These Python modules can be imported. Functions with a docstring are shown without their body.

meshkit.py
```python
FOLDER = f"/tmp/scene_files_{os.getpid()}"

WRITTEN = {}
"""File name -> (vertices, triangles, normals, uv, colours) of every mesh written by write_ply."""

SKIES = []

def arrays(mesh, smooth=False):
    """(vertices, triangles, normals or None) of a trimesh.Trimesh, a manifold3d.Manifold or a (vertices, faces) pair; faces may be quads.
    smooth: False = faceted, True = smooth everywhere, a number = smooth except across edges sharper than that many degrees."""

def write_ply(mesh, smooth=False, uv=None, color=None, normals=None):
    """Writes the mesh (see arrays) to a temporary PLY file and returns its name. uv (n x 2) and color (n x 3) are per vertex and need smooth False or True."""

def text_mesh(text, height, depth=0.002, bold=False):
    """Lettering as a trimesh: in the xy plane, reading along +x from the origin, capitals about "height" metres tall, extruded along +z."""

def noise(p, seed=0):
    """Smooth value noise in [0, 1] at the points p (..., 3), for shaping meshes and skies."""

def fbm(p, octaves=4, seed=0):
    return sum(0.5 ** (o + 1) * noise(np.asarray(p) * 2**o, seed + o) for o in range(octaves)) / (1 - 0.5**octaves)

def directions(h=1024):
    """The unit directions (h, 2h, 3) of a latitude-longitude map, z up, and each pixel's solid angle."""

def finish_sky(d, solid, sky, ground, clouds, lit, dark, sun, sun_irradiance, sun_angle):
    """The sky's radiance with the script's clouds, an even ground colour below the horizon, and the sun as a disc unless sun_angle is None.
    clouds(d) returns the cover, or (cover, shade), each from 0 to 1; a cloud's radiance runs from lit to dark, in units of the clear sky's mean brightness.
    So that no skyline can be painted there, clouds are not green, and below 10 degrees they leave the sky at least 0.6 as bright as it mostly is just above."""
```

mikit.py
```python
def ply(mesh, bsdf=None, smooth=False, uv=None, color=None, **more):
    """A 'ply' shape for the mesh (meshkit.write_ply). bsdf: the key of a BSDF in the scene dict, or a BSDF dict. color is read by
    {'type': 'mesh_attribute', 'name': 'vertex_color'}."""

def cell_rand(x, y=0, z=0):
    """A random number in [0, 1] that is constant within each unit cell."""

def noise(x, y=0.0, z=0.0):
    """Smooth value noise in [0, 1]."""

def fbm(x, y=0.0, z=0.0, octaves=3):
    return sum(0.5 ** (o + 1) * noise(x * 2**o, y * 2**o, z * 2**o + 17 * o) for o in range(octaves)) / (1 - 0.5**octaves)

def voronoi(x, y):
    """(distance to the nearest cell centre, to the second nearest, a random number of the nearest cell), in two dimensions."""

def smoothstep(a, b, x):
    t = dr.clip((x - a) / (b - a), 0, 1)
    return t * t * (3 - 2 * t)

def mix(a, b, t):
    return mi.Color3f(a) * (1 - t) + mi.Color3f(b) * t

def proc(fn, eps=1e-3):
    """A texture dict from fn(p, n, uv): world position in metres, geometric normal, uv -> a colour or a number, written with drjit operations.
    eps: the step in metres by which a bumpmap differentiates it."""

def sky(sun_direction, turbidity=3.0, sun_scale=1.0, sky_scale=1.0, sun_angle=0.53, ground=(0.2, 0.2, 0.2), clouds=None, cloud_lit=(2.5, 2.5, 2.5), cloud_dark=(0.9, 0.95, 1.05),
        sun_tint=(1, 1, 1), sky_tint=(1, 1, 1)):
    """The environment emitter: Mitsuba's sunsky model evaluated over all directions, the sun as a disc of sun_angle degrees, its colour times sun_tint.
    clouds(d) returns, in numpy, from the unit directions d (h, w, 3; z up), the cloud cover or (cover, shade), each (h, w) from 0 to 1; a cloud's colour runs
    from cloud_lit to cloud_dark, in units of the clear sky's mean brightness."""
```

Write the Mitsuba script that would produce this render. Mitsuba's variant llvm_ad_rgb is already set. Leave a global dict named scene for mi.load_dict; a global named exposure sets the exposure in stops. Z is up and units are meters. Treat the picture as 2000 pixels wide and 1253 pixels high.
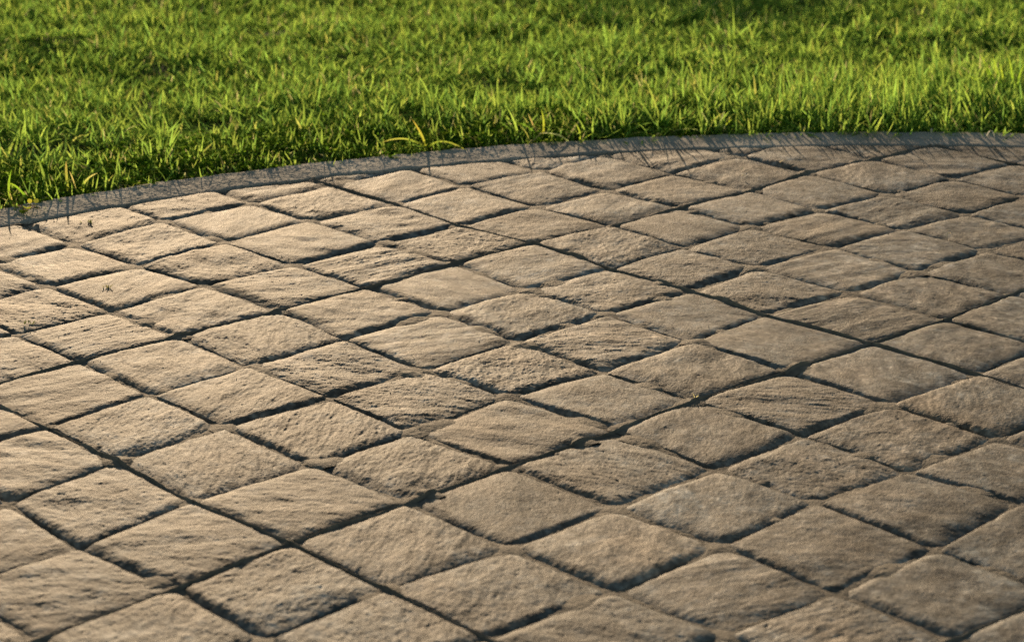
import math
import numpy as np
import drjit as dr
import mitsuba as mi
from scipy import ndimage, fft as sfft
import mikit
from mikit import ply, proc, sky, noise, fbm, smoothstep, mix

T = mi.ScalarTransform4f
scene, labels = {}, {}
rng = np.random.default_rng(7)

# ------------------------------------------------------------------ camera, sky, exposure
S = 0.15                                  # side of one stamped square, metres
FPX, PITCH, CAM_H = 4835.3, 0.312396, 0.96178   # focal length in pixels of a 2000 px wide frame
FWD = np.array([0, math.cos(PITCH), -math.sin(PITCH)])
scene['camera'] = {
    'type': 'thinlens', 'fov': 2 * math.degrees(math.atan(1000 / FPX)), 'fov_axis': 'x',
    'to_world': T().look_at(origin=[0, 0, CAM_H], target=[0, float(FWD[1]), CAM_H + float(FWD[2])], up=[0, 0, 1]),
    'aperture_radius': 0.0055, 'focus_distance': 3.12, 'near_clip': 0.05, 'far_clip': 500.0}
SUN_AZ, SUN_EL = math.radians(10.0), math.radians(14.0)     # azimuth to the left of straight ahead
SUN = [-math.sin(SUN_AZ) * math.cos(SUN_EL), math.cos(SUN_AZ) * math.cos(SUN_EL), math.sin(SUN_EL)]
scene['sky'] = sky(SUN, turbidity=3.0, sky_scale=0.7, sky_tint=(1.10, 1.0, 0.84), sun_tint=(0.93, 1.0, 1.33))
exposure = 2.72


def project(p):
    """pixels (of the 2000 x 1253 frame) of ground points, used only to decide how finely a piece is built"""
    p = np.asarray(p, float)
    y, z = p[..., 1], (p[..., 2] if p.shape[-1] > 2 else 0) - CAM_H
    d = y * FWD[1] + z * FWD[2]
    u = y * math.sin(PITCH) + z * math.cos(PITCH)
    d = np.where(d > 0.2, d, 0.2)
    return np.stack([1000 + FPX * p[..., 0] / d, 626.5 - FPX * u / d], -1)


def ground(px, py, z=0.0):
    """the point at height z seen at a pixel of the measured photograph"""
    a, b = (px - 1000) / FPX, -(py - 626.5) / FPX
    Y, Z = math.cos(PITCH) + b * math.sin(PITCH), -math.sin(PITCH) + b * math.cos(PITCH)
    t = (z - CAM_H) / Z
    return np.array([a * t, Y * t, z])


# ------------------------------------------------------------------ random fields (periodic, 3.6 m wide)
NF, CELL = 3000, 0.0012


def field(seed, lo, hi, beta):
    """a periodic random field of unit variance with wavelengths from lo to hi metres"""
    r = np.random.default_rng(seed)
    w = sfft.rfft2(r.standard_normal((NF, NF)).astype(np.float32), workers=4)
    kx, ky = np.fft.fftfreq(NF, CELL)[:, None], np.fft.rfftfreq(NF, CELL)[None]
    k = np.sqrt(kx ** 2 + ky ** 2) + 1e-9
    amp = k ** (-beta) * np.exp(-(k * lo) ** 2) * (1 - np.exp(-(k * hi) ** 2))
    out = sfft.irfft2(w * amp.astype(np.float32), s=(NF, NF), workers=4)
    return ((out - out.mean()) / out.std()).astype(np.float32)


def sample(f, x, y):
    return ndimage.map_coordinates(f, [np.asarray(x) / CELL, np.asarray(y) / CELL], order=1, mode='grid-wrap')


F_SWELL = field(1, 0.02, 0.12, 1.6)      # broad swells
F_ROCK = field(2, 0.0032, 0.022, 1.2)     # the stamped stone skin
F_STEP = field(3, 0.003, 0.03, 1.6)      # for flaked ledges
F_GRIT = field(4, 0.0022, 0.008, 0.6)    # grit
F_STAIN = field(5, 0.01, 0.5, 1.5)       # wear and stains
F_FINE = field(6, 0.003, 0.03, 1.0)

# ------------------------------------------------------------------ materials
def bump_fn(p, n, uv):
    a = noise(p.x * 520, p.y * 520, p.z * 520)
    b = noise(p.x * 1150 + 7, p.y * 1150, p.z * 1150)
    return a * 0.65 + b * 0.35


VC = {'type': 'mesh_attribute', 'name': 'vertex_color'}
scene['stamped_concrete'] = {'type': 'bumpmap', 'bump_texture': proc(bump_fn, eps=3e-4), 'scale': 0.00045,
                             'bsdf': {'type': 'principled', 'base_color': VC, 'roughness': 0.71, 'specular': 0.2}}
scene['rough_concrete'] = {'type': 'bumpmap', 'bump_texture': proc(bump_fn, eps=3e-4), 'scale': 0.0006,
                           'bsdf': {'type': 'principled', 'base_color': VC, 'roughness': 0.85, 'specular': 0.15}}
scene['joint_concrete'] = {'type': 'bumpmap', 'bump_texture': proc(bump_fn, eps=3e-4), 'scale': 0.0007,
                           'bsdf': {'type': 'principled', 'base_color': VC, 'roughness': 0.8, 'specular': 0.25}}


def soil_fn(p, n, uv):
    a = fbm(p.x * 9, p.y * 9, 0, 3)
    b = fbm(p.x * 160, p.y * 160, 0, 3)
    far = smoothstep(2.5, 5.0, dr.sqrt(dr.square(p.x) + dr.square(p.y - 3.5)))
    near = mix((0.028, 0.030, 0.012), (0.066, 0.070, 0.026), b)
    turf = mix((0.045, 0.085, 0.014), (0.095, 0.14, 0.022), a * 0.5 + b * 0.5)
    return near * (1 - far) + turf * far


scene['lawn_soil'] = {'type': 'principled', 'base_color': proc(soil_fn), 'roughness': 0.95, 'specular': 0.1}
scene['grass_blade'] = {'type': 'principledthin', 'base_color': VC, 'roughness': 0.32, 'diff_trans': 1.4, 'eta': 1.4}
scene['dry_straw'] = {'type': 'principledthin', 'base_color': VC, 'roughness': 0.55, 'diff_trans': 0.7, 'eta': 1.4}
scene['woody_stem'] = {'type': 'principled', 'base_color': {'type': 'rgb', 'value': [0.12, 0.08, 0.05]}, 'roughness': 0.85}

# ------------------------------------------------------------------ the round pavement and its stamped squares
CX, CY, R_PAVE, R_KERB = 0.620, 1.782, 2.122, 2.192
corner_ij = {}
YAW, OX, OY = 0.752569, -0.220605, 2.271095


def grid_point(i, j):
    c, s = math.cos(YAW), math.sin(YAW)
    return np.array([S * (c * i - s * j) + OX, S * (s * i + c * j) + OY])


# junctions of the joints as surveyed on the pavement: i, j, and the offset in millimetres from a perfect square grid
SURVEY = """3 7 -3 -14;4 7 -6 6;5 7 6 0;4 6 -5 1;3 6 -2 -7;2 6 2 -2;3 5 -4 14;6 7 5 8;5 6 -7 13;6 6 8 1;7 6 -1 6;6 5 1 -7;5 5 1 3;4 5 -1 0;5 4 3 19;4 4 1 7;
8 6 8 -6;8 5 1 -15;9 5 -2 -12;9 4 7 -8;7 5 6 -6;8 4 2 1;7 4 8 0;6 4 3 20;7 3 0 -1;8 3 -6 -1;6 3 5 1;7 2 -11 8;5 3 1 3;6 2 6 7;10 4 -5 -2;11 4 -1 -23;
9 3 -6 -12;10 3 -3 -22;11 3 2 -33;12 3 5 -39;8 2 -1 5;9 2 -1 -8;10 2 -5 -22;11 2 -9 -27;8 1 -4 -6;9 1 -5 -3;7 1 4 5;2 5 -2 2;2 4 -4 7;1 4 -2 15;
1 5 3 10;1 3 0 4;2 3 -7 3;0 3 9 -4;1 2 -7 6;3 4 2 7;3 3 -8 2;4 3 -3 10;3 2 -7 -6;2 2 -2 2;2 1 -7 -5;3 1 -9 15;4 2 -9 3;5 2 -1 10;5 1 -3 6;4 1 -6 -2;
6 1 -10 15;4 0 -7 2;3 0 9 10;6 0 6 11;7 0 4 1;8 0 -3 6;5 0 -1 5;6 -1 14 2;5 -1 3 -3;4 -1 4 1;5 -2 3 -5;0 2 0 1;-1 2 15 -14;0 1 -8 -3;-1 1 5 -21;
-1 0 9 -13;-2 0 8 -21;1 1 0 -4;1 0 0 -1;0 0 1 -3;0 -1 -1 -5;1 -1 6 -11;0 -2 -8 -1;-1 -1 2 -14;2 0 -2 0;2 -1 4 -7;3 -1 8 -1;2 -2 5 5;1 -2 2 -5;
1 -3 -3 10;3 -2 2 13;4 -2 1 0;4 -3 -1 18;3 -3 3 2;2 -3 -2 0;2 -4 -11 7"""
for q in SURVEY.split(';'):
    a = [int(v) for v in q.split()]
    corner_ij[a[0], a[1]] = grid_point(a[0], a[1]) + np.array(a[2:]) / 1000


def corner(i, j):
    if (i, j) not in corner_ij:
        near = [(corner_ij[i + a, j + b] - grid_point(i + a, j + b)) for a in (-1, 0, 1) for b in (-1, 0, 1) if (i + a, j + b) in SURVEYED]
        base = np.mean(near, 0) if near else np.zeros(2)
        r = np.random.default_rng([abs(i) * 2 + (i < 0), abs(j) * 2 + (j < 0), 5])
        corner_ij[i, j] = grid_point(i, j) + base + r.normal(0, 0.0025, 2)
    return corner_ij[i, j]


SURVEYED = set(corner_ij)
# joints along the edges of the stamping mats carry a thin squeezed-up ridge
RIDGES = {(i, j, d) for i in range(-24, 30) for j in range(-24, 30) for d in (0, 1) if (d == 0 and j % 4 == 0) or (d == 1 and i % 6 == 0)}
DEPTH = 0.0058


def edge_rand(i, j, d, k):
    return np.random.default_rng([i + 100, j + 100, d, k]).random()


def gap(i, j, d):
    """half the width of the joint that starts at corner (i, j) and runs along i (d = 0) or j (d = 1)"""
    g = 0.0007 + 0.0015 * edge_rand(i, j, d, 1) ** 1.3
    return g + (0.0008 if (i, j, d) in RIDGES else 0)


def tile_mesh(i, j, n):
    r = np.random.default_rng([i + 100, j + 100, 11])
    P = [corner(i, j), corner(i + 1, j), corner(i + 1, j + 1), corner(i, j + 1)]
    gaps = [gap(i, j, 0), gap(i + 1, j, 1), gap(i, j + 1, 0), gap(i, j, 1)]
    e = np.array([0, 0.004, 0.008, 0.0125, 0.018, 0.026, 0.036, 0.048])        # closely spaced rows along the edges
    t = np.concatenate([e, np.linspace(0.06, 0.94, max(n - 15, 8)), 1 - e[::-1]])
    n = len(t) - 1
    U, V = np.meshgrid(t, t, indexing='ij')
    x0, y0 = (sum(w * p[k] for w, p in zip([(1 - U) * (1 - V), U * (1 - V), U * V, (1 - U) * V], P)) for k in (0, 1))
    # wandering, chipped edges
    e0 = np.array([i * 0.71 + 3, j * 1.31 + 5])

    def wob(k, s):
        a = sample(F_FINE, e0[0] + s * S + k * 0.41, e0[1] + 0.0 * s + k * 0.23)
        b = sample(F_SWELL, e0[0] + s * S + k * 0.37, e0[1] + 0.0 * s + k * 0.53)
        out = 0.00025 * a + 0.0002 * b
        rk = np.random.default_rng([i + 100, j + 100, 20 + k])
        if rk.random() < 0.0:                                         # a knocked-off stretch
            c, w, dep = rk.uniform(.1, .9), rk.uniform(.05, .18), rk.uniform(.0006, .0018)
            out = out + dep * (1 / (1 + np.exp(-(w - np.abs(s - c)) / 0.012)))
        return out

    d = [V * S - gaps[0] - wob(0, U), (1 - U) * S - gaps[1] - wob(1, V), (1 - V) * S - gaps[2] - wob(2, U), U * S - gaps[3] - wob(3, V)]
    # pull the grid inside the joints
    X, Y = x0.copy(), y0.copy()
    a = (P[1] - P[0] + P[2] - P[3]); a /= np.linalg.norm(a)
    b = (P[3] - P[0] + P[2] - P[1]); b /= np.linalg.norm(b)
    pull = lambda q, sgn_axis: np.maximum(0, -q)
    for q, ax in ((d[0], b), (d[1], -a), (d[2], -b), (d[3], a)):
        X += np.maximum(0, -q) * ax[0]
        Y += np.maximum(0, -q) * ax[1]
    d = [np.maximum(q, 0) for q in d]
    # every square is a low pillow that falls away to thin, deep joints
    drop = 0
    edges = [(i, j, 0), (i + 1, j, 1), (i, j + 1, 0), (i, j, 1)]
    for k, q in enumerate(d):
        w = (0.013 + 0.017 * r.random()) * (1 if k in (0, 3) else 0.8)
        fall = (0.0022 if k in (0, 3) else 0.0007) + (0.0030 if k in (0, 3) else 0.0018) * r.random() ** 1.2
        if edges[k] in RIDGES:
            fall = (0.0018 if k in (0, 3) else 0.0008) + 0.0010 * r.random()
        elif k in (0, 3) and r.random() < 0.36:
            fall, w = fall + 0.0032 * r.random(), w * 0.75
        drop = drop + fall / DEPTH * np.clip(1 - q / w, 0, 1) ** 2
    wall = np.min(d, 0)
    drop = drop + np.clip(1 - (wall - 0.0003) / 0.0008, 0, 1)
    # the pavement's rim against the kerb
    rr = np.hypot(X - CX, Y - CY)
    out = rr > R_PAVE - 0.0015
    e = np.maximum(R_PAVE - 0.0015 - rr, 0)
    drop = drop + np.clip(1 - e / 0.0025, 0, 1) ** 2 * 0.8 + 0.12 * np.clip(1 - e / 0.010, 0, 1) ** 2
    k = np.where(out, (R_PAVE - 0.0015) / rr, 1)
    X, Y = CX + (X - CX) * k, CY + (Y - CY) * k
    drop = np.minimum(drop, 1.2)
    # stamped stone skin
    rough = (0.45 + 0.55 * r.random() ** 1.2) * np.interp(X.mean(), [0.1, 0.5], [1.0, 0.7])
    sx, sy = r.uniform(0, 3, 2)
    ang = r.uniform(0, np.pi)
    ca, sa = math.cos(ang), math.sin(ang)
    st = r.uniform(0.30, 0.8)
    fx, fy = sx + (ca * X + sa * Y) * st, sy + (-sa * X + ca * Y)
    top = np.clip(1 - drop, 0, 1)
    skin = 0.0007 * sample(F_SWELL, fx, fy) + rough * 0.00028 * sample(F_ROCK, fx, fy)
    s2 = sample(F_STEP, fx + 1.1, fy + 0.7) * 1.5
    fr = s2 - np.floor(s2)
    skin += rough * 0.00085 * (s2 * 0.45 - (np.floor(s2) + np.clip((fr - 0.35) / 0.3, 0, 1)) * 0.45)
    pits = np.clip(sample(F_FINE, fx + 0.3, fy + 1.9) - 2.0, 0, 1.5)
    skin += -0.0009 * rough * pits + rough * 0.00015 * sample(F_GRIT, X, Y)
    tilt = r.normal(0, 0.0060, 2)
    Z = r.normal(0, 0.0006) + tilt[0] * (U - .5) * S + tilt[1] * (V - .5) * S - DEPTH * drop + skin * (0.35 + 0.65 * top)
    Z -= 0.0009 * ((2 * U - 1) ** 2 + (2 * V - 1) ** 2)
    # colour: warm grey concrete, worn and stained unevenly
    tone = r.normal(0, 0.08)
    warm = r.normal(0, 0.022)
    st1, st2 = sample(F_STAIN, X + 0.2, Y), sample(F_FINE, X * 0.7 + 0.9, Y * 0.7)
    g = np.exp(tone + 0.18 * st1 + 0.24 * st2 + 0.15 * sample(F_GRIT, X + 0.5, Y) + 0.24 * sample(F_ROCK, X * 0.6 + 1.5, Y * 0.6))
    red = sample(F_STAIN, X * 1.7 + 1.3, Y * 1.7 + 0.4)
    m = sample(F_SWELL, X * 0.8 + 2.1, Y * 0.8 + 0.6) + 0.5 * sample(F_FINE, X * 0.5 + 0.2, Y * 0.5)
    g = g * (1 + 0.16 * np.clip(m - 0.5, 0, 2) - 0.15 * np.clip(-m - 0.5, 0, 2))
    C = np.stack([0.112 * g * (1 + warm + 0.05 * red), 0.102 * g, 0.088 * g * (1 - warm - 0.045 * red)], -1)
    idx = np.arange((n + 1) ** 2).reshape(n + 1, n + 1)
    f = np.stack([idx[:-1, :-1], idx[1:, :-1], idx[1:, 1:], idx[:-1, 1:]], -1).reshape(-1, 4)
    keep = ~out.ravel()[f].all(1)
    f = f[keep]
    if not len(f):
        return None
    f = np.vstack([f[:, [0, 1, 2]], f[:, [0, 2, 3]]])
    v = np.stack([X, Y, Z], -1).reshape(-1, 3)
    used, inv = np.unique(f, return_inverse=True)
    return v[used], inv.reshape(f.shape), C.reshape(-1, 3)[used]


def in_disc(i, j):
    c = np.array([corner(i, j), corner(i + 1, j), corner(i + 1, j + 1), corner(i, j + 1)])
    return c, (np.hypot(c[:, 0] - CX, c[:, 1] - CY) < R_PAVE).any()


cells = []
for i in range(-16, 24):
    for j in range(-20, 20):
        g = grid_point(i + .5, j + .5)
        if math.hypot(g[0] - CX, g[1] - CY) > R_PAVE + 0.14:
            continue
        c, ok = in_disc(i, j)
        if not ok:
            continue
        p = project(c)
        inside = (p[:, 0].max() > -10 and p[:, 0].min() < 2010 and p[:, 1].max() > 0 and p[:, 1].min() < 1263 and c[:, 1].max() > 1.0)
        off = max(-p[:, 0].max(), p[:, 0].min() - 2000, p[:, 1].min() - 1253, 0) if c[:, 1].min() > 0.9 else 1e6
        cells.append((0 if inside else off + 1, i, j, math.hypot(g[0], g[1])))
cells.sort()
count, rest = 0, []
for off, i, j, dist in cells:
    if count < 300 and off < 1e5:
        n = (96 if dist < 2.9 else 80 if dist < 3.4 else 66) if off == 0 else 30
        m = tile_mesh(i, j, n)
        if m is None:
            continue
        key = 'pavement__tile' + (f'_{count:03d}' if count else '')
        scene[key] = ply((m[0], m[1]), 'stamped_concrete', smooth=True, color=m[2])
        count += 1
    else:
        m = tile_mesh(i, j, 10)
        if m is not None:
            rest.append(m)


def join(ms):
    at = np.cumsum([0] + [len(m[0]) for m in ms])
    return np.vstack([m[0] for m in ms]), np.vstack([m[1] + a for m, a in zip(ms, at)]), np.vstack([m[2] for m in ms])


def put(key, m, bsdf, smooth=True, **kw):
    scene[key] = ply((m[0], m[1]), bsdf, smooth=smooth, color=m[2], **kw)


if rest:
    put('pavement__far_tiles', join(rest), 'stamped_concrete')
    labels['pavement__far_tiles'] = {'kind': 'stuff'}

# the bed of the joints: a strip under every joint, with crumbs, rises at the crossings, and ridges
strips = []
seen = set()
ridges = []
for off, i, j, dist in cells:
    for (a, b, d) in ((i, j, 0), (i, j, 1), (i + 1, j, 1), (i, j + 1, 0)):
        if (a, b, d) in seen:
            continue
        seen.add((a, b, d))
        A, B = corner(a, b), corner(*((a + 1, b) if d == 0 else (a, b + 1)))
        fine = off < 200
        nl, nw = (70, 19) if fine else (8, 4)
        s, w = np.meshgrid(np.linspace(-0.03, 1.03, nl + 1), np.sign(np.linspace(-1, 1, nw + 1)) * np.abs(np.linspace(-1, 1, nw + 1)) ** 1.9, indexing='ij')
        tdir = (B - A) / np.linalg.norm(B - A)
        nrm = np.array([-tdir[1], tdir[0]])
        X = A[0] + s * (B - A)[0] + w * 0.016 * nrm[0]
        Y = A[1] + s * (B - A)[1] + w * 0.016 * nrm[1]
        er = np.random.default_rng([a + 100, b + 100, d, 3])
        rise = np.zeros_like(s)
        for end in (0, 1):
            ci = (a + end * (d == 0), b + end * (d == 1))
            hr = np.random.default_rng([ci[0] + 100, ci[1] + 100, 77]).random()
            rise = rise + 0.0044 * max(0, hr - 0.25) * np.exp(-((s - end) * S / 0.016) ** 2)
        if er.random() < 0.35:                                    # a stretch where the joint is nearly filled
            c, wd = er.uniform(0.1, 0.9), er.uniform(0.05, 0.18)
            rise = rise + 0.0034 * np.exp(-((s - c) / wd) ** 4)
        along = sample(F_SWELL, X * 0.8 + 0.4, Y * 0.8)
        Z = -DEPTH * 0.86 + rise + 0.0006 * along + 0.0002 * sample(F_ROCK, X + .8, Y) + 0.00008 * sample(F_GRIT, X, Y) - 0.0012 * np.abs(w) ** 2
        rr = np.hypot(X - CX, Y - CY)
        if (rr > R_PAVE - 0.002).all():
            continue
        if fine and (a, b, d) in RIDGES:
            ww = w * 0.016 - 0.0004 * sample(F_SWELL, s * S * 0.5 + a * 0.9, b * 0.7 + d + 0 * s) - er.uniform(-0.0006, 0.0006)
            Z = Z + 0.0012
            rh = 0.0036 * np.clip(0.92 + 0.2 * sample(F_SWELL, s * S * 0.7 + a, b + 0.31 + 0 * s), 0.3, 1.1)
            Z = Z + rh * np.exp(-(np.abs(ww) / 0.0012) ** 3)
            pale = np.exp(-(np.abs(ww) / 0.002) ** 2)[..., None]
        else:
            pale = 0.0
        g = np.exp(0.12 * sample(F_STAIN, X, Y) + 0.1 * sample(F_FINE, X, Y))
        C = np.stack([0.090 * g, 0.077 * g, 0.060 * g], -1) * (1 + 0.5 * pale + 0.35 * np.clip(rise / 0.0035, 0, 1)[..., None])
        k = np.where(rr > R_PAVE - 0.001, (R_PAVE - 0.001) / rr, 1)
        X, Y = CX + (X - CX) * k, CY + (Y - CY) * k
        idx = np.arange(s.size).reshape(s.shape)
        f = np.stack([idx[:-1, :-1], idx[1:, :-1], idx[1:, 1:], idx[:-1, 1:]], -1).reshape(-1, 4)
        f = np.vstack([f[:, [0, 2, 1]], f[:, [0, 3, 2]]])
        v = np.stack([X, Y, Z], -1).reshape(-1, 3)
        out = (rr.ravel() > R_PAVE - 0.001)
        f = f[~out[f].all(1)]
        n = np.cross(v[f[:, 1]] - v[f[:, 0]], v[f[:, 2]] - v[f[:, 0]])
        if n[:, 2].sum() < 0:
            f = f[:, [0, 2, 1]]
        strips.append((v, f, C.reshape(-1, 3)))
put('pavement__joint', join(strips), 'joint_concrete')

# slab below everything
a = np.linspace(0, 2 * np.pi, 181)[:-1]
v = np.vstack([[[CX, CY, -0.0155]], np.stack([CX + (R_KERB - .01) * np.cos(a), CY + (R_KERB - .01) * np.sin(a), 0 * a - 0.0155], 1)])
f = np.stack([np.zeros(180, int), np.arange(1, 181), np.roll(np.arange(1, 181), -1)], 1)
put('pavement', (v, f, np.tile([[0.22, 0.19, 0.15]], (len(v), 1))), 'joint_concrete', smooth=False)
labels['pavement'] = {'kind': 'structure', 'label': 'round stamped concrete pavement of warm grey squares'}

# ------------------------------------------------------------------ the kerb band
ang = np.concatenate([np.linspace(math.radians(20), math.radians(165), 2200), np.linspace(math.radians(165), math.radians(380), 200)[1:-1]])
prof = np.concatenate([[0.0, 0.0005, 0.0012, 0.0025], np.linspace(0.006, 0.073, 34), [0.079, 0.080]])
zpro = np.concatenate([[-0.010, -0.0015, 0.0002, 0.0008], 0.0014 + 0.0028 * np.linspace(0, 1, 34), [0.002, -0.02]])
A_, W_ = np.meshgrid(ang, prof, indexing='ij')
Z = np.tile(zpro, (len(ang), 1))
edge = 0.0006 * np.interp(W_, [0, .004, .02], [1, .8, 0]) * sample(F_SWELL, A_ * 2.1, 0.4 + 0 * A_)
RR = R_PAVE + W_ + edge
X, Y = CX + RR * np.cos(A_), CY + RR * np.sin(A_)
on = np.interp(W_, [0, .0016, .006], [0, .3, 1])
leftness = np.clip((0.35 - X) / 0.5, 0.25, 1)
Z = Z + on * (0.0005 * sample(F_SWELL, X, Y) + leftness * (0.00036 * sample(F_GRIT, X * 0.8, Y * 0.8) + 0.00015 * sample(F_FINE, X, Y)) + 0.0001 * sample(F_GRIT, X, Y + .7))
g = np.exp(0.10 * sample(F_STAIN, X, Y + 1) + 0.13 * sample(F_GRIT, X * .8 + .9, Y * .8))
C = np.stack([0.250 * g, 0.230 * g, 0.198 * g], -1)
idx = np.arange(A_.size).reshape(A_.shape)
idx2 = np.vstack([idx, idx[:1]])
f = np.stack([idx2[:-1, :-1], idx2[:-1, 1:], idx2[1:, 1:], idx2[1:, :-1]], -1).reshape(-1, 4)
f = np.vstack([f[:, [0, 1, 2]], f[:, [0, 2, 3]]])
put('kerb', (np.stack([X, Y, Z], -1).reshape(-1, 3), f, C.reshape(-1, 3)), 'rough_concrete')
labels['kerb'] = {'kind': 'structure', 'label': 'grainy grey concrete kerb band curving along the lawn'}

# ------------------------------------------------------------------ the lawn
rad = np.concatenate([[R_KERB - 0.004, R_KERB + 0.01], np.linspace(R_KERB + 0.04, 5, 60), np.geomspace(5.5, 150, 24)])
a = np.linspace(0, 2 * np.pi, 361)[:-1]
R_, A_ = np.meshgrid(rad, a, indexing='ij')
X, Y = CX + R_ * np.cos(A_), CY + R_ * np.sin(A_)


def lawn_z(x, y):
    d = np.hypot(x - CX, y - CY) - R_KERB
    bump = sample(F_SWELL, x * 0.16, y * 0.16)
    return -0.006 + 0.006 * np.clip(d / 0.5, 0, 1) + 0.006 * bump * np.clip(d / 0.3, 0, 1) * (d < 6)


Z = lawn_z(X, Y)
idx = np.arange(R_.size).reshape(R_.shape)
idx = np.hstack([idx, idx[:, :1]])
f = np.stack([idx[:-1, :-1], idx[1:, :-1], idx[1:, 1:], idx[:-1, 1:]], -1).reshape(-1, 4)
scene['lawn'] = ply((np.stack([X, Y, Z], -1).reshape(-1, 3), f), 'lawn_soil', smooth=True)
labels['lawn'] = {'kind': 'structure', 'label': 'flat lawn ground beyond the kerb'}

GREENS = np.array([[0.250, 0.430, 0.075], [0.320, 0.490, 0.080], [0.180, 0.345, 0.070], [0.370, 0.500, 0.090], [0.440, 0.480, 0.115], [0.42, 0.42, 0.19]])


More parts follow.
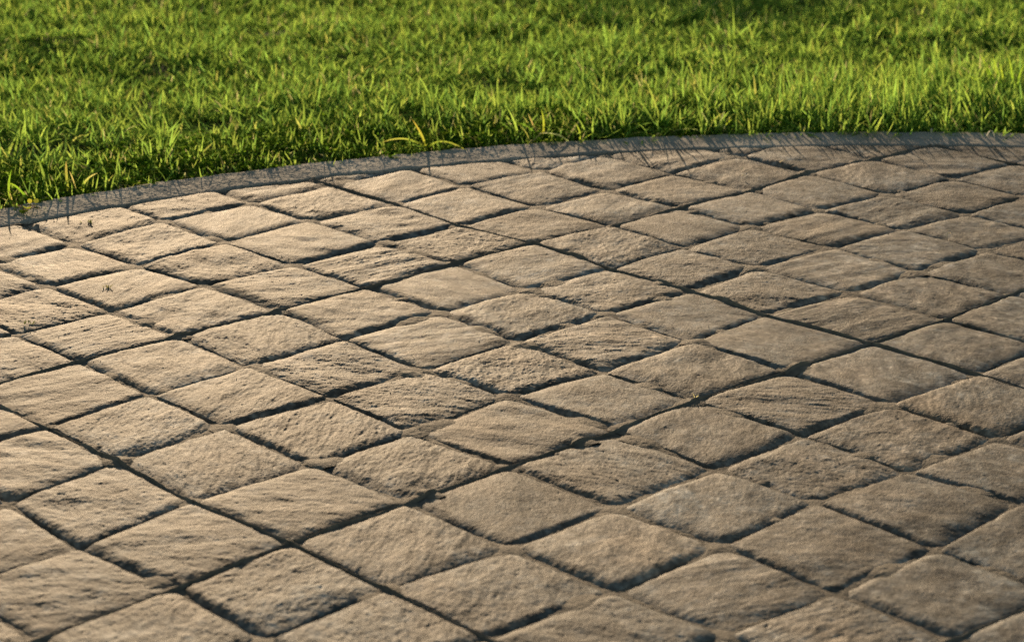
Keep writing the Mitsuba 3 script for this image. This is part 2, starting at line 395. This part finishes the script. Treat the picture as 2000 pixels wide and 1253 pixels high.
def blades(r, x, y, length, width, lean, curl, weights, k=5, head=None, z=None):
    """ribbons: one curved tapering blade per entry of x; returns (v, f, colours)"""
    n = len(x)
    head = r.uniform(0, 2 * np.pi, n) if head is None else head
    twist = r.normal(0, 0.5, n)
    t = np.linspace(0, 1, k + 1)
    th = lean[:, None] + curl[:, None] * (t ** 1.3)[None]
    dl = length[:, None] / k
    hx = np.concatenate([np.zeros((n, 1)), np.cumsum(np.sin((th[:, 1:] + th[:, :-1]) / 2) * dl, 1)], 1)
    hz = np.concatenate([np.zeros((n, 1)), np.cumsum(np.cos((th[:, 1:] + th[:, :-1]) / 2) * dl, 1)], 1)
    px = x[:, None] + np.cos(head)[:, None] * hx
    py = y[:, None] + np.sin(head)[:, None] * hx
    pz = hz - 0.003 + (0 if z is None else z[:, None])
    w = width[:, None] / 2 * np.maximum(0.04, np.interp(t, [0, .15, .45, .75, 1], [.62, .88, 1, .72, .02]))[None]
    a = head[:, None] + np.pi / 2 + twist[:, None] * (0.3 + t)[None]
    ox, oy, oz = np.cos(a) * w, np.sin(a) * w, 0.25 * np.sin(twist)[:, None] * w
    V = np.stack([np.stack([px - ox, py - oy, pz - oz], -1), np.stack([px + ox, py + oy, pz + oz], -1)], 2)   # n, k+1, 2, 3
    b = (np.arange(n) * 2 * (k + 1))[:, None, None]
    q = (np.arange(k) * 2)[None, :, None] + np.array([[[0, 1, 3, 2]]])
    F = (b + q).reshape(-1, 4)
    F = np.vstack([F[:, [0, 1, 2]], F[:, [0, 2, 3]]])
    c = GREENS[r.choice(len(GREENS), n, p=np.array(weights) / np.sum(weights))] * np.exp(r.normal(0, 0.16, (n, 1)))
    C = np.repeat(c[:, None, :], 2 * (k + 1), 1)
    yellow = (np.array([0.36, 0.30, 0.09]) - C) * (np.repeat(np.clip(t - 0.72, 0, 1), 2)[None, :, None] * (r.random(n) < 0.15)[:, None, None]) * 2.2
    return V.reshape(-1, 3), F, (C + yellow).reshape(-1, 3)


def leaves(r, x, y, z, size, head, pitch, col, k=7):
    """small rounded leaf blades as dished fans"""
    n = len(x)
    t = np.linspace(0, 2 * np.pi, k + 1)[:-1]
    lx, ly = 0.5 + 0.5 * np.cos(t), 0.46 * np.sin(t)
    lx, ly = np.concatenate([[0.5], lx]), np.concatenate([[0], ly])
    lz = 0.12 * (np.abs(ly) * 2) - 0.06
    L = np.stack([np.broadcast_to(lx, (n, k + 1)) * size[:, None], np.broadcast_to(ly, (n, k + 1)) * size[:, None], np.broadcast_to(lz, (n, k + 1)) * size[:, None]], -1)
    cp, sp = np.cos(pitch)[:, None], np.sin(pitch)[:, None]
    X1, Z1 = L[..., 0] * cp - L[..., 2] * sp, L[..., 0] * sp + L[..., 2] * cp
    ch, sh = np.cos(head)[:, None], np.sin(head)[:, None]
    V = np.stack([x[:, None] + X1 * ch - L[..., 1] * sh, y[:, None] + X1 * sh + L[..., 1] * ch, z[:, None] + Z1], -1)
    fan = np.stack([np.zeros(k, int), np.arange(1, k + 1), np.roll(np.arange(1, k + 1), -1)], 1)
    F = ((np.arange(n) * (k + 1))[:, None, None] + fan[None]).reshape(-1, 3)
    return V.reshape(-1, 3), F, np.repeat(col, k + 1, 0)


def group(key, m, bsdf='grass_blade'):
    scene[key] = {'type': 'shapegroup', 'mesh': ply((m[0], m[1]), bsdf, smooth=True, color=m[2])}


W_MEAN = [0.32, 0.30, 0.17, 0.13, 0.05, 0.025]
NV = 10
for k in range(NV):                           # short turf, 10 cm patches, blades about 5 cm before scaling
    r = np.random.default_rng(100 + k)
    n = 235
    x, y = r.uniform(-.056, .056, n), r.uniform(-.056, .056, n)
    ln = r.gamma(7, 0.0060, n).clip(0.016, 0.075)
    group(f'turf_source_{k:03d}', blades(r, x, y, ln, r.uniform(0.0018, 0.0040, n), np.abs(r.normal(0.4, 0.33, n)), r.normal(0.8, 0.6, n), W_MEAN))
for k in range(6):                            # coarse tufts of long wide blades
    r = np.random.default_rng(200 + k)
    n = r.integers(7, 14)
    x, y = r.normal(0, .007, n), r.normal(0, .007, n)
    group(f'tuft_source_{k:03d}', blades(r, x, y, r.uniform(0.045, 0.095, n), r.uniform(0.0034, 0.0056, n), np.abs(r.normal(0.33, 0.22, n)), r.normal(0.45, 0.35, n),
                                         [0.3, 0.4, 0.08, 0.2, 0.04, 0.01], k=7))
for k in range(5):                            # low creeping ground cover
    r = np.random.default_rng(300 + k)
    n = 60
    cx, cy, cz = r.uniform(-.04, .04, n), r.uniform(-.04, .04, n), r.uniform(0.003, 0.017, n)
    hd = r.uniform(0, 2 * np.pi, n)
    x, y, z = np.repeat(cx, 3), np.repeat(cy, 3), np.repeat(cz, 3)
    head = (hd[:, None] + np.array([0, 2.1, 4.2])[None] + r.normal(0, .15, (n, 3))).ravel()
    col = np.repeat(np.array([[0.095, 0.21, 0.018], [0.15, 0.27, 0.02], [0.21, 0.29, 0.03]])[r.choice(3, n, p=[.5, .35, .15])], 3, 0)
    m = leaves(r, x, y, z, np.repeat(r.uniform(.0035, .0065, n), 3), head, r.normal(.15, .3, 3 * n), col)
    nb = 40
    b = blades(r, r.uniform(-.04, .04, nb), r.uniform(-.04, .04, nb), r.uniform(.012, .035, nb), r.uniform(.0018, .0036, nb), np.abs(r.normal(.5, .3, nb)), r.normal(.8, .5, nb), [.2, .25, .15, .15, .1, .15])
    group(f'creeper_source_{k:03d}', join([m, b]))

for k in range(6):                            # a few thin blades for the ragged fringe over the kerb
    r = np.random.default_rng(400 + k)
    n = r.integers(2, 5)
    group(f'fringe_source_{k:03d}', blades(r, r.normal(0, .006, n), r.normal(0, .006, n), r.uniform(0.022, 0.052, n), r.uniform(0.0014, 0.0032, n), np.abs(r.normal(0.35, 0.3, n)),
                                           r.normal(0.8, 0.6, n), [.25, .3, .15, .15, .1, .1], k=7))
n_inst = {}


def instance(name, src, x, y, rot, sxy, sz, tilt=(0, 0)):
    k = n_inst.get(name, 0)
    n_inst[name] = k + 1
    z = float(lawn_z(np.array([x]), np.array([y]))[0])
    m = T().translate([x, y, z]).rotate([1, 0, 0], tilt[0]).rotate([0, 1, 0], tilt[1]).rotate([0, 0, 1], rot).scale([sxy, sxy, sz])
    scene[f'{name}__{k:03d}' if k else name] = {'type': 'instance', 'shapegroup': {'type': 'ref', 'id': src}, 'to_world': m}


def lawn_points(step, dmin, dmax, seed, margin=900):
    r = np.random.default_rng(seed)
    gx, gy = np.meshgrid(np.arange(-2.6, 3.2, step), np.arange(1.6, 6.6, step))
    p = np.stack([gx.ravel(), gy.ravel()], 1) + r.uniform(-.5, .5, (gx.size, 2)) * step
    d = np.hypot(p[:, 0] - CX, p[:, 1] - CY) - R_KERB
    q = project(p)
    ok = (d > dmin) & (d < dmax) & (q[:, 0] > -margin) & (q[:, 0] < 2000 + margin) & (q[:, 1] > -420) & (q[:, 1] < 900)
    return p[ok], d[ok], r


# how tall the turf stands: low beside the kerb, taller towards the right
def turf_height(p, d):
    right = np.clip((p[:, 0] + 0.15) / 0.6, 0, 1)
    start = 0.05 - 0.05 * right
    h = np.clip((d - start) / (0.15 - 0.07 * right), 0, 1) * (0.50 + 0.62 * right * np.exp(-(d / 0.35) ** 2))
    return h * np.clip(1 + 0.15 * sample(F_SWELL, p[:, 0] * .25, p[:, 1] * .25), 0.35, 1.6)


p, d, r = lawn_points(0.074, 0.03, 9, 41)
h = turf_height(p, d)
for (x, y), hh in zip(p, h):
    if hh > 0.12:
        instance('grass', f'turf_source_{r.integers(NV):03d}', x, y, r.uniform(0, 360), r.uniform(.9, 1.15), hh * r.uniform(.85, 1.15), r.normal(0, 5, 2))
labels['grass'] = {'kind': 'stuff', 'label': 'sunlit yellow-green lawn grass beyond the kerb', 'category': 'grass'}

p, d, r = lawn_points(0.052, 0.012, 0.9, 42, 500)
right = np.clip((p[:, 0] + 0.2) / 0.5, 0, 1)
for (x, y), dd, ri in zip(p, d, right):
    near = math.exp(-((dd - 0.16) / 0.14) ** 2)
    if r.random() < (0.09 + 0.33 * near + 0.25 * math.exp(-(dd / 0.05) ** 2)) * (0.7 + 0.75 * ri):
        sc = r.uniform(.6, .95) * min(1, 0.55 + 0.25 * ri + dd / 0.2) * (0.85 + 0.25 * ri)
        instance('coarse_grass', f'tuft_source_{r.integers(6):03d}', x, y, r.uniform(0, 360), sc, sc * r.uniform(.85, 1.1), r.normal(0, 8, 2))
r = np.random.default_rng(44)
for t in np.arange(math.radians(35), math.radians(150), 0.019 / R_KERB):
    a, dd = t + r.normal(0, .004), 0.006 + 0.03 * r.random() ** 1.5
    x, y = CX + (R_KERB + dd) * math.cos(a), CY + (R_KERB + dd) * math.sin(a)
    if r.random() < 0.75:
        sc = r.uniform(.6, 1.15) * (1 + 0.5 * float(np.clip(x / 0.4, 0, 1)))
        instance('coarse_grass', f'fringe_source_{r.integers(6):03d}', x, y, r.uniform(0, 360), sc, sc, r.normal(0, 8, 2))
labels['coarse_grass'] = {'kind': 'stuff', 'label': 'long coarse grass blades standing in the lawn near the kerb', 'category': 'grass'}

p, d, r = lawn_points(0.040, 0.022, 0.24, 43, 600)
for (x, y), dd in zip(p, d):
    if r.random() < (1 if dd < .18 else .5):
        instance('clover', f'creeper_source_{r.integers(5):03d}', x, y, r.uniform(0, 360), r.uniform(.85, 1.15), r.uniform(.7, 1.25) * min(1, .5 + dd * 8), r.normal(0, 5, 2))
labels['clover'] = {'kind': 'stuff', 'label': 'low leafy clover creeping along the edge of the kerb', 'category': 'clover'}

# ------------------------------------------------------------------ single plants and bits that can be picked out
numbers = {}


def thing(name, label, cat, grp=None):
    k = numbers.get(name, 0)
    numbers[name] = k + 1
    key = name + (f'_{k:03d}' if k else '')
    labels[key] = {'label': label, 'category': cat}
    if grp:
        labels[key]['group'] = grp
    return key


def part(parent, name, m, bsdf, smooth=True):
    k = numbers.get((parent, name), 0)
    numbers[parent, name] = k + 1
    put(f'{parent}__{name}' + (f'_{k:03d}' if k else ''), m, bsdf, smooth)


def ribbon(pts, width, col, tipcol=None, k=10, flat=False):
    """a curved blade through 3D points, tapering to its tip"""
    pts = np.asarray(pts, float)
    t0 = np.linspace(0, 1, len(pts))
    t = np.linspace(0, 1, k + 1)
    if len(pts) > 2:
        cf = np.polyfit(t0, pts, 2)
        P = cf[0] * t[:, None] ** 2 + cf[1] * t[:, None] + cf[2]
    else:
        P = pts[0] + (pts[1] - pts[0]) * t[:, None]
        P[:, 2] += 0.06 * np.linalg.norm(pts[1] - pts[0]) * np.sin(np.pi * t)
    tan = np.gradient(P, axis=0)
    tan /= np.linalg.norm(tan, axis=1, keepdims=True)
    side = np.cross(tan, [0.25, 1.0, 0.35] if not flat else [0, 0.3, 1])
    side /= np.linalg.norm(side, axis=1, keepdims=True)
    w = width / 2 * np.interp(t, [0, .2, .55, .8, 1], [.7, .95, 1, .7, .05])[:, None]
    crease = np.cross(side, tan) * w * 0.35
    V = np.stack([P - side * w + crease, P, P + side * w + crease], 1).reshape(-1, 3)
    q = (np.arange(k) * 3)[:, None]
    F = np.vstack([q + np.array([[0, 1, 4, 3]]), q + np.array([[1, 2, 5, 4]])])
    F = np.vstack([F[:, [0, 1, 2]], F[:, [0, 2, 3]]])
    col = np.asarray(col, float)
    tip = col if tipcol is None else np.asarray(tipcol, float)
    C = col + (tip - col) * (np.repeat(t, 3)[:, None] ** 1.5)
    return V, F, C


def tuft(name, label, base, blade_list):
    """blade_list: (points as offsets in mm right / away / up from the base, width mm, colour, tip colour)"""
    key = thing(name, label, 'grass tuft')
    b = ground(*base)
    b[2] = float(lawn_z(b[:1], b[1:2])[0])
    for pts, wd, col, tip in blade_list:
        part(key, 'blade', ribbon(b + np.array(pts) / 1000, wd * 0.00072, col, tip), 'grass_blade')
    return key


LIME, GREEN, STRAW = (0.36, 0.50, 0.05), (0.20, 0.42, 0.03), (0.52, 0.46, 0.16)
tuft('yellow_grass_tuft', 'yellow-green grass tuft with one upright and two arching blades at the kerb', (833, 291),
     [([(0, 8, 0), (-8, 10, 24), (-23, 14, 50)], 6.0, (0.40, 0.48, 0.05), (0.55, 0.44, 0.08)),
      ([(-2, 8, 4), (-35, 4, 20), (-74, -4, 15)], 4.6, (0.34, 0.45, 0.06), (0.45, 0.44, 0.10)),
      ([(4, 6, 6), (32, -4, 17), (76, -34, 3)], 4.6, (0.33, 0.44, 0.06), (0.42, 0.44, 0.07))])
tuft('pale_grass_tuft', 'pale dry-tipped grass tuft in the dark grass above the left end of the kerb', (132, 377),
     [([(0, 6, 0), (-2, 8, 30), (-1, 8, 52)], 6.2, (0.30, 0.40, 0.05), (0.40, 0.30, 0.10)),
      ([(14, 6, 0), (8, 6, 24), (3, 6, 38)], 3.2, STRAW, STRAW),
      ([(16, 8, 0), (27, 8, 22), (46, 8, 34)], 4.2, LIME, (0.6, 0.52, 0.22))])
tuft('grass_tuft', 'lime green grass tuft with crossing blades at the far left edge of the photo', (22, 396),
     [([(0, 6, 0), (-4, 6, 26), (2, 8, 54)], 5.4, LIME, GREEN), ([(24, 6, 6), (10, 6, 26), (-4, 6, 34)], 5.6, GREEN, LIME),
      ([(4, 0, 0), (0, 0, 14), (-3, 0, 26)], 3.6, STRAW, STRAW)])
tuft('grass_tuft', 'single upright yellow blade tuft standing close behind the middle of the kerb', (1057, 270),
     [([(0, 6, 0), (4, 6, 24), (0, 8, 52)], 5.2, (0.42, 0.46, 0.05), LIME), ([(-4, 10, 4), (-14, 10, 26), (-22, 10, 44)], 3.0, (0.5, 0.36, 0.14), STRAW),
      ([(-2, 6, 2), (-16, 4, 18), (-36, 4, 30)], 3.6, GREEN, GREEN)])
tuft('grass_tuft', 'grey-green V-shaped grass tuft leaning over the kerb right of the middle', (1395, 262),
     [([(0, 4, 0), (-9, 6, 20), (-22, 8, 42)], 3.6, GREEN, (0.42, 0.44, 0.22)), ([(0, 4, 0), (7, 6, 16), (16, 8, 42)], 3.6, GREEN, (0.48, 0.5, 0.3)),
      ([(4, 4, 0), (18, 6, 18), (30, 6, 30)], 3.2, LIME, LIME), ([(0, 0, 0), (-40, 0, 14), (-80, -6, 6)], 3.0, (0.3, 0.4, 0.12), (0.4, 0.42, 0.2))])
tuft('tall_grass_tuft', 'tallest clump of long bright grass blades in the lawn at the right edge', (1956, 192),
     [([(0, 0, 0), (-22, 0, 40), (-42, 0, 78)], 6.2, GREEN, LIME), ([(-6, 4, 0), (-22, 4, 34), (-34, 4, 66)], 5.8, GREEN, LIME),
      ([(4, 0, 0), (-8, 0, 38), (-20, 0, 72)], 5.6, GREEN, LIME), ([(8, 6, 0), (2, 6, 30), (-6, 6, 62)], 5.4, LIME, LIME),
      ([(-12, 0, 0), (-34, 0, 22), (-62, 0, 40)], 5.0, GREEN, LIME), ([(20, -4, 0), (16, -4, 36), (6, -4, 76)], 5.6, GREEN, LIME), ([(26, 2, 0), (28, 2, 30), (36, 2, 58)], 5.0, GREEN, LIME)])
tuft('bent_grass_tuft', 'grass tuft with one blade folded flat across the kerb near its middle', (1128, 282),
     [([(0, -6, 2), (10, 0, 14), (24, 6, 22)], 4.4, (0.30, 0.44, 0.08), LIME), ([(-8, 6, 0), (-30, 4, 20), (-64, 0, 24)], 3.4, (0.30, 0.40, 0.16), (0.40, 0.42, 0.24)),
      ([(0, 8, 0), (4, 8, 20), (-4, 8, 40)], 4.0, LIME, LIME)])

# a creeping weed over the left end of the kerb
key = thing('creeping_weed', 'small creeping weed with one bright yellow leaf over the left end of the kerb', 'weed')
b = ground(48, 418)
r = np.random.default_rng(61)
for q in range(16):
    o = r.normal(0, 1, 2) * (0.017, 0.010)
    yel = q == 0
    m = leaves(r, np.array([b[0] + (0.009 if yel else o[0])]), np.array([b[1] + (0.0 if yel else o[1])]), np.array([0.006 + (0.010 if yel else r.uniform(0, .010))]),
               np.array([0.008 if yel else r.uniform(.006, .011)]), np.array([1.9 if yel else r.uniform(0, 6.28)]), np.array([0.9 if yel else r.normal(.2, .4)]),
               np.array([[0.50, 0.48, 0.06] if yel else [[0.16, 0.26, 0.03], [0.30, 0.34, 0.05], [0.10, 0.17, 0.03]][q % 3]]), k=9)
    part(key, 'leaf', m, 'grass_blade')
for q in range(5):
    e = r.normal(0, 1, 2) * (0.02, 0.012)
    part(key, 'stem', ribbon([b + [0, 0, .002], b + [e[0] / 2, e[1] / 2, .011], b + [e[0], e[1], .006]], 0.0014, (0.22, 0.14, 0.06)), 'dry_straw')


def sprig(name, label, px, py, n, size, seed, col):
    key = thing(name, label, 'weed')
    b = ground(px, py)
    r = np.random.default_rng(seed)
    for q in range(n):
        a = r.uniform(0, 6.28)
        l = size * r.uniform(.5, 1)
        o = np.array([r.normal(0, .004), r.normal(0, .003), 0])
        part(key, 'stem', ribbon([b + o, b + o + [l * .25 * math.cos(a), l * .25 * math.sin(a), l * .4], b + o + [l * .6 * math.cos(a), l * .5 * math.sin(a), l * .5]], 0.0013, col), 'grass_blade')


sprig('weed_sprig', 'tiny dark weed sprig growing on a tile near the left edge', 213, 562, 7, 0.009, 5, (0.17, 0.17, 0.08))
sprig('weed_sprig', 'fine tangled weed sprig on the tile below the left kerb', 174, 436, 9, 0.010, 6, (0.16, 0.18, 0.07))
sprig('weed_sprig', 'thin pale sprout rising from a joint right of the middle', 1366, 779, 2, 0.012, 8, (0.46, 0.44, 0.24))
sprig('weed_sprig', 'dull moss-green sprig in the tile edge at the far left', 58, 634, 6, 0.009, 9, (0.10, 0.12, 0.05))


def straw(name, label, px, py, length, width, rot, col=(0.62, 0.55, 0.38), arch=0.3, cat='straw'):
    key = thing(name, label, cat)
    b = ground(px, py)
    d = np.array([math.cos(rot), math.sin(rot), 0]) * length / 2
    m = ribbon([b - d + [0, 0, .003], b + [0, 0, .003 + length * arch], b + d + [0, 0, .0035]], width, col, flat=True)
    put(key, m, 'dry_straw')


straw('straw_fragment', 'largest pale straw fragment on a tile below the right kerb', 1530, 322, 0.012, 0.0042, -0.6)
straw('straw_fragment', 'small pale straw fragment at the tip of a grass shadow', 1451, 334, 0.007, 0.0028, 0.9)
straw('straw_fragment', 'small slanting straw fragment on a tile just below another fragment', 1453, 348, 0.008, 0.0022, -0.9)
straw('straw_fragment', 'pale straw flake standing on the rim of the right kerb', 1819, 264, 0.010, 0.0036, 1.4, arch=.8)
straw('straw_fragment', 'straw fragment caught in a joint crossing at the right', 1853, 463, 0.012, 0.0020, 0.9)
straw('straw_fragment', 'thin straw lying across a tile near the upper right', 1597, 418, 0.022, 0.0016, -0.35, (0.22, 0.18, 0.12), arch=.05)
straw('curled_straw', 'thin white curled straw hanging over the kerb at the right edge', 1935, 274, 0.026, 0.0020, -1.2, (0.75, 0.72, 0.62), arch=.5)

# a low shrub further out on the lawn: its shade falls on the grass at the top of the view
key = thing('shrub', 'low leafy shrub out on the far lawn casting shade over the grass', 'shrub')
r = np.random.default_rng(71)
n = 2600
u = r.normal(0, 1, (n, 3)); u /= np.linalg.norm(u, axis=1, keepdims=True)
rr = r.random(n) ** (1 / 2.2)
lump = 0.75 + 0.5 * np.abs(np.sin(u[:, 0] * 5 + 1) * np.sin(u[:, 1] * 4 + 2) * np.cos(u[:, 2] * 3))
sx, sy, sz = 0.24, 6.3, 0.24
m = leaves(r, sx + u[:, 0] * rr * 0.50 * lump, sy + u[:, 1] * rr * 0.30 * lump, np.maximum(0.03, sz + u[:, 2] * rr * 0.21 * lump), r.uniform(.014, .026, n),
           r.uniform(0, 6.28, n), r.normal(0.1, .6, n), np.array([0.10, 0.20, 0.025]) * np.exp(r.normal(0, .25, (n, 1))))
part(key, 'foliage', m, 'grass_blade')
for q in range(7):
    a = q * 0.9
    e = np.array([0.34 * math.cos(a), 0.2 * math.sin(a), 0.24])
    b = np.array([sx, sy, 0.0])
    part(key, 'stem', ribbon([b, b + e * [0.35, 0.35, 0.6], b + e], 0.012, (0.12, 0.08, 0.05)), 'woody_stem')

# crumbs of sand and clippings: thin near the lawn, thinner elsewhere
r = np.random.default_rng(91)
px, py = r.uniform(-200, 2200, 400), 290 + 1000 * r.random(400) ** 1.7
g = np.array([ground(a, b) for a, b in zip(px, py)])
g = g[np.hypot(g[:, 0] - CX, g[:, 1] - CY) < R_PAVE - 0.01]
oct_v = np.array([[1, 0, 0], [-1, 0, 0], [0, 1, 0], [0, -1, 0], [0, 0, 1], [0, 0, -1]], float)
oct_f = np.array([[0, 2, 4], [2, 1, 4], [1, 3, 4], [3, 0, 4], [2, 0, 5], [1, 2, 5], [3, 1, 5], [0, 3, 5]])
ms = []
for q in g:
    sz = r.uniform(.0005, .0010)
    v = oct_v * sz * r.uniform(.6, 1.3, (6, 3)) + q + [0, 0, 0.0006]
    ms.append((v, oct_f, np.tile(np.array([[0.17, 0.15, 0.12]]) * r.uniform(.6, 1.8), (6, 1))))
put('grit', join(ms), 'rough_concrete', smooth=False)
labels['grit'] = {'kind': 'stuff', 'label': 'sparse sandy grit scattered over the stamped pavement', 'category': 'grit'}
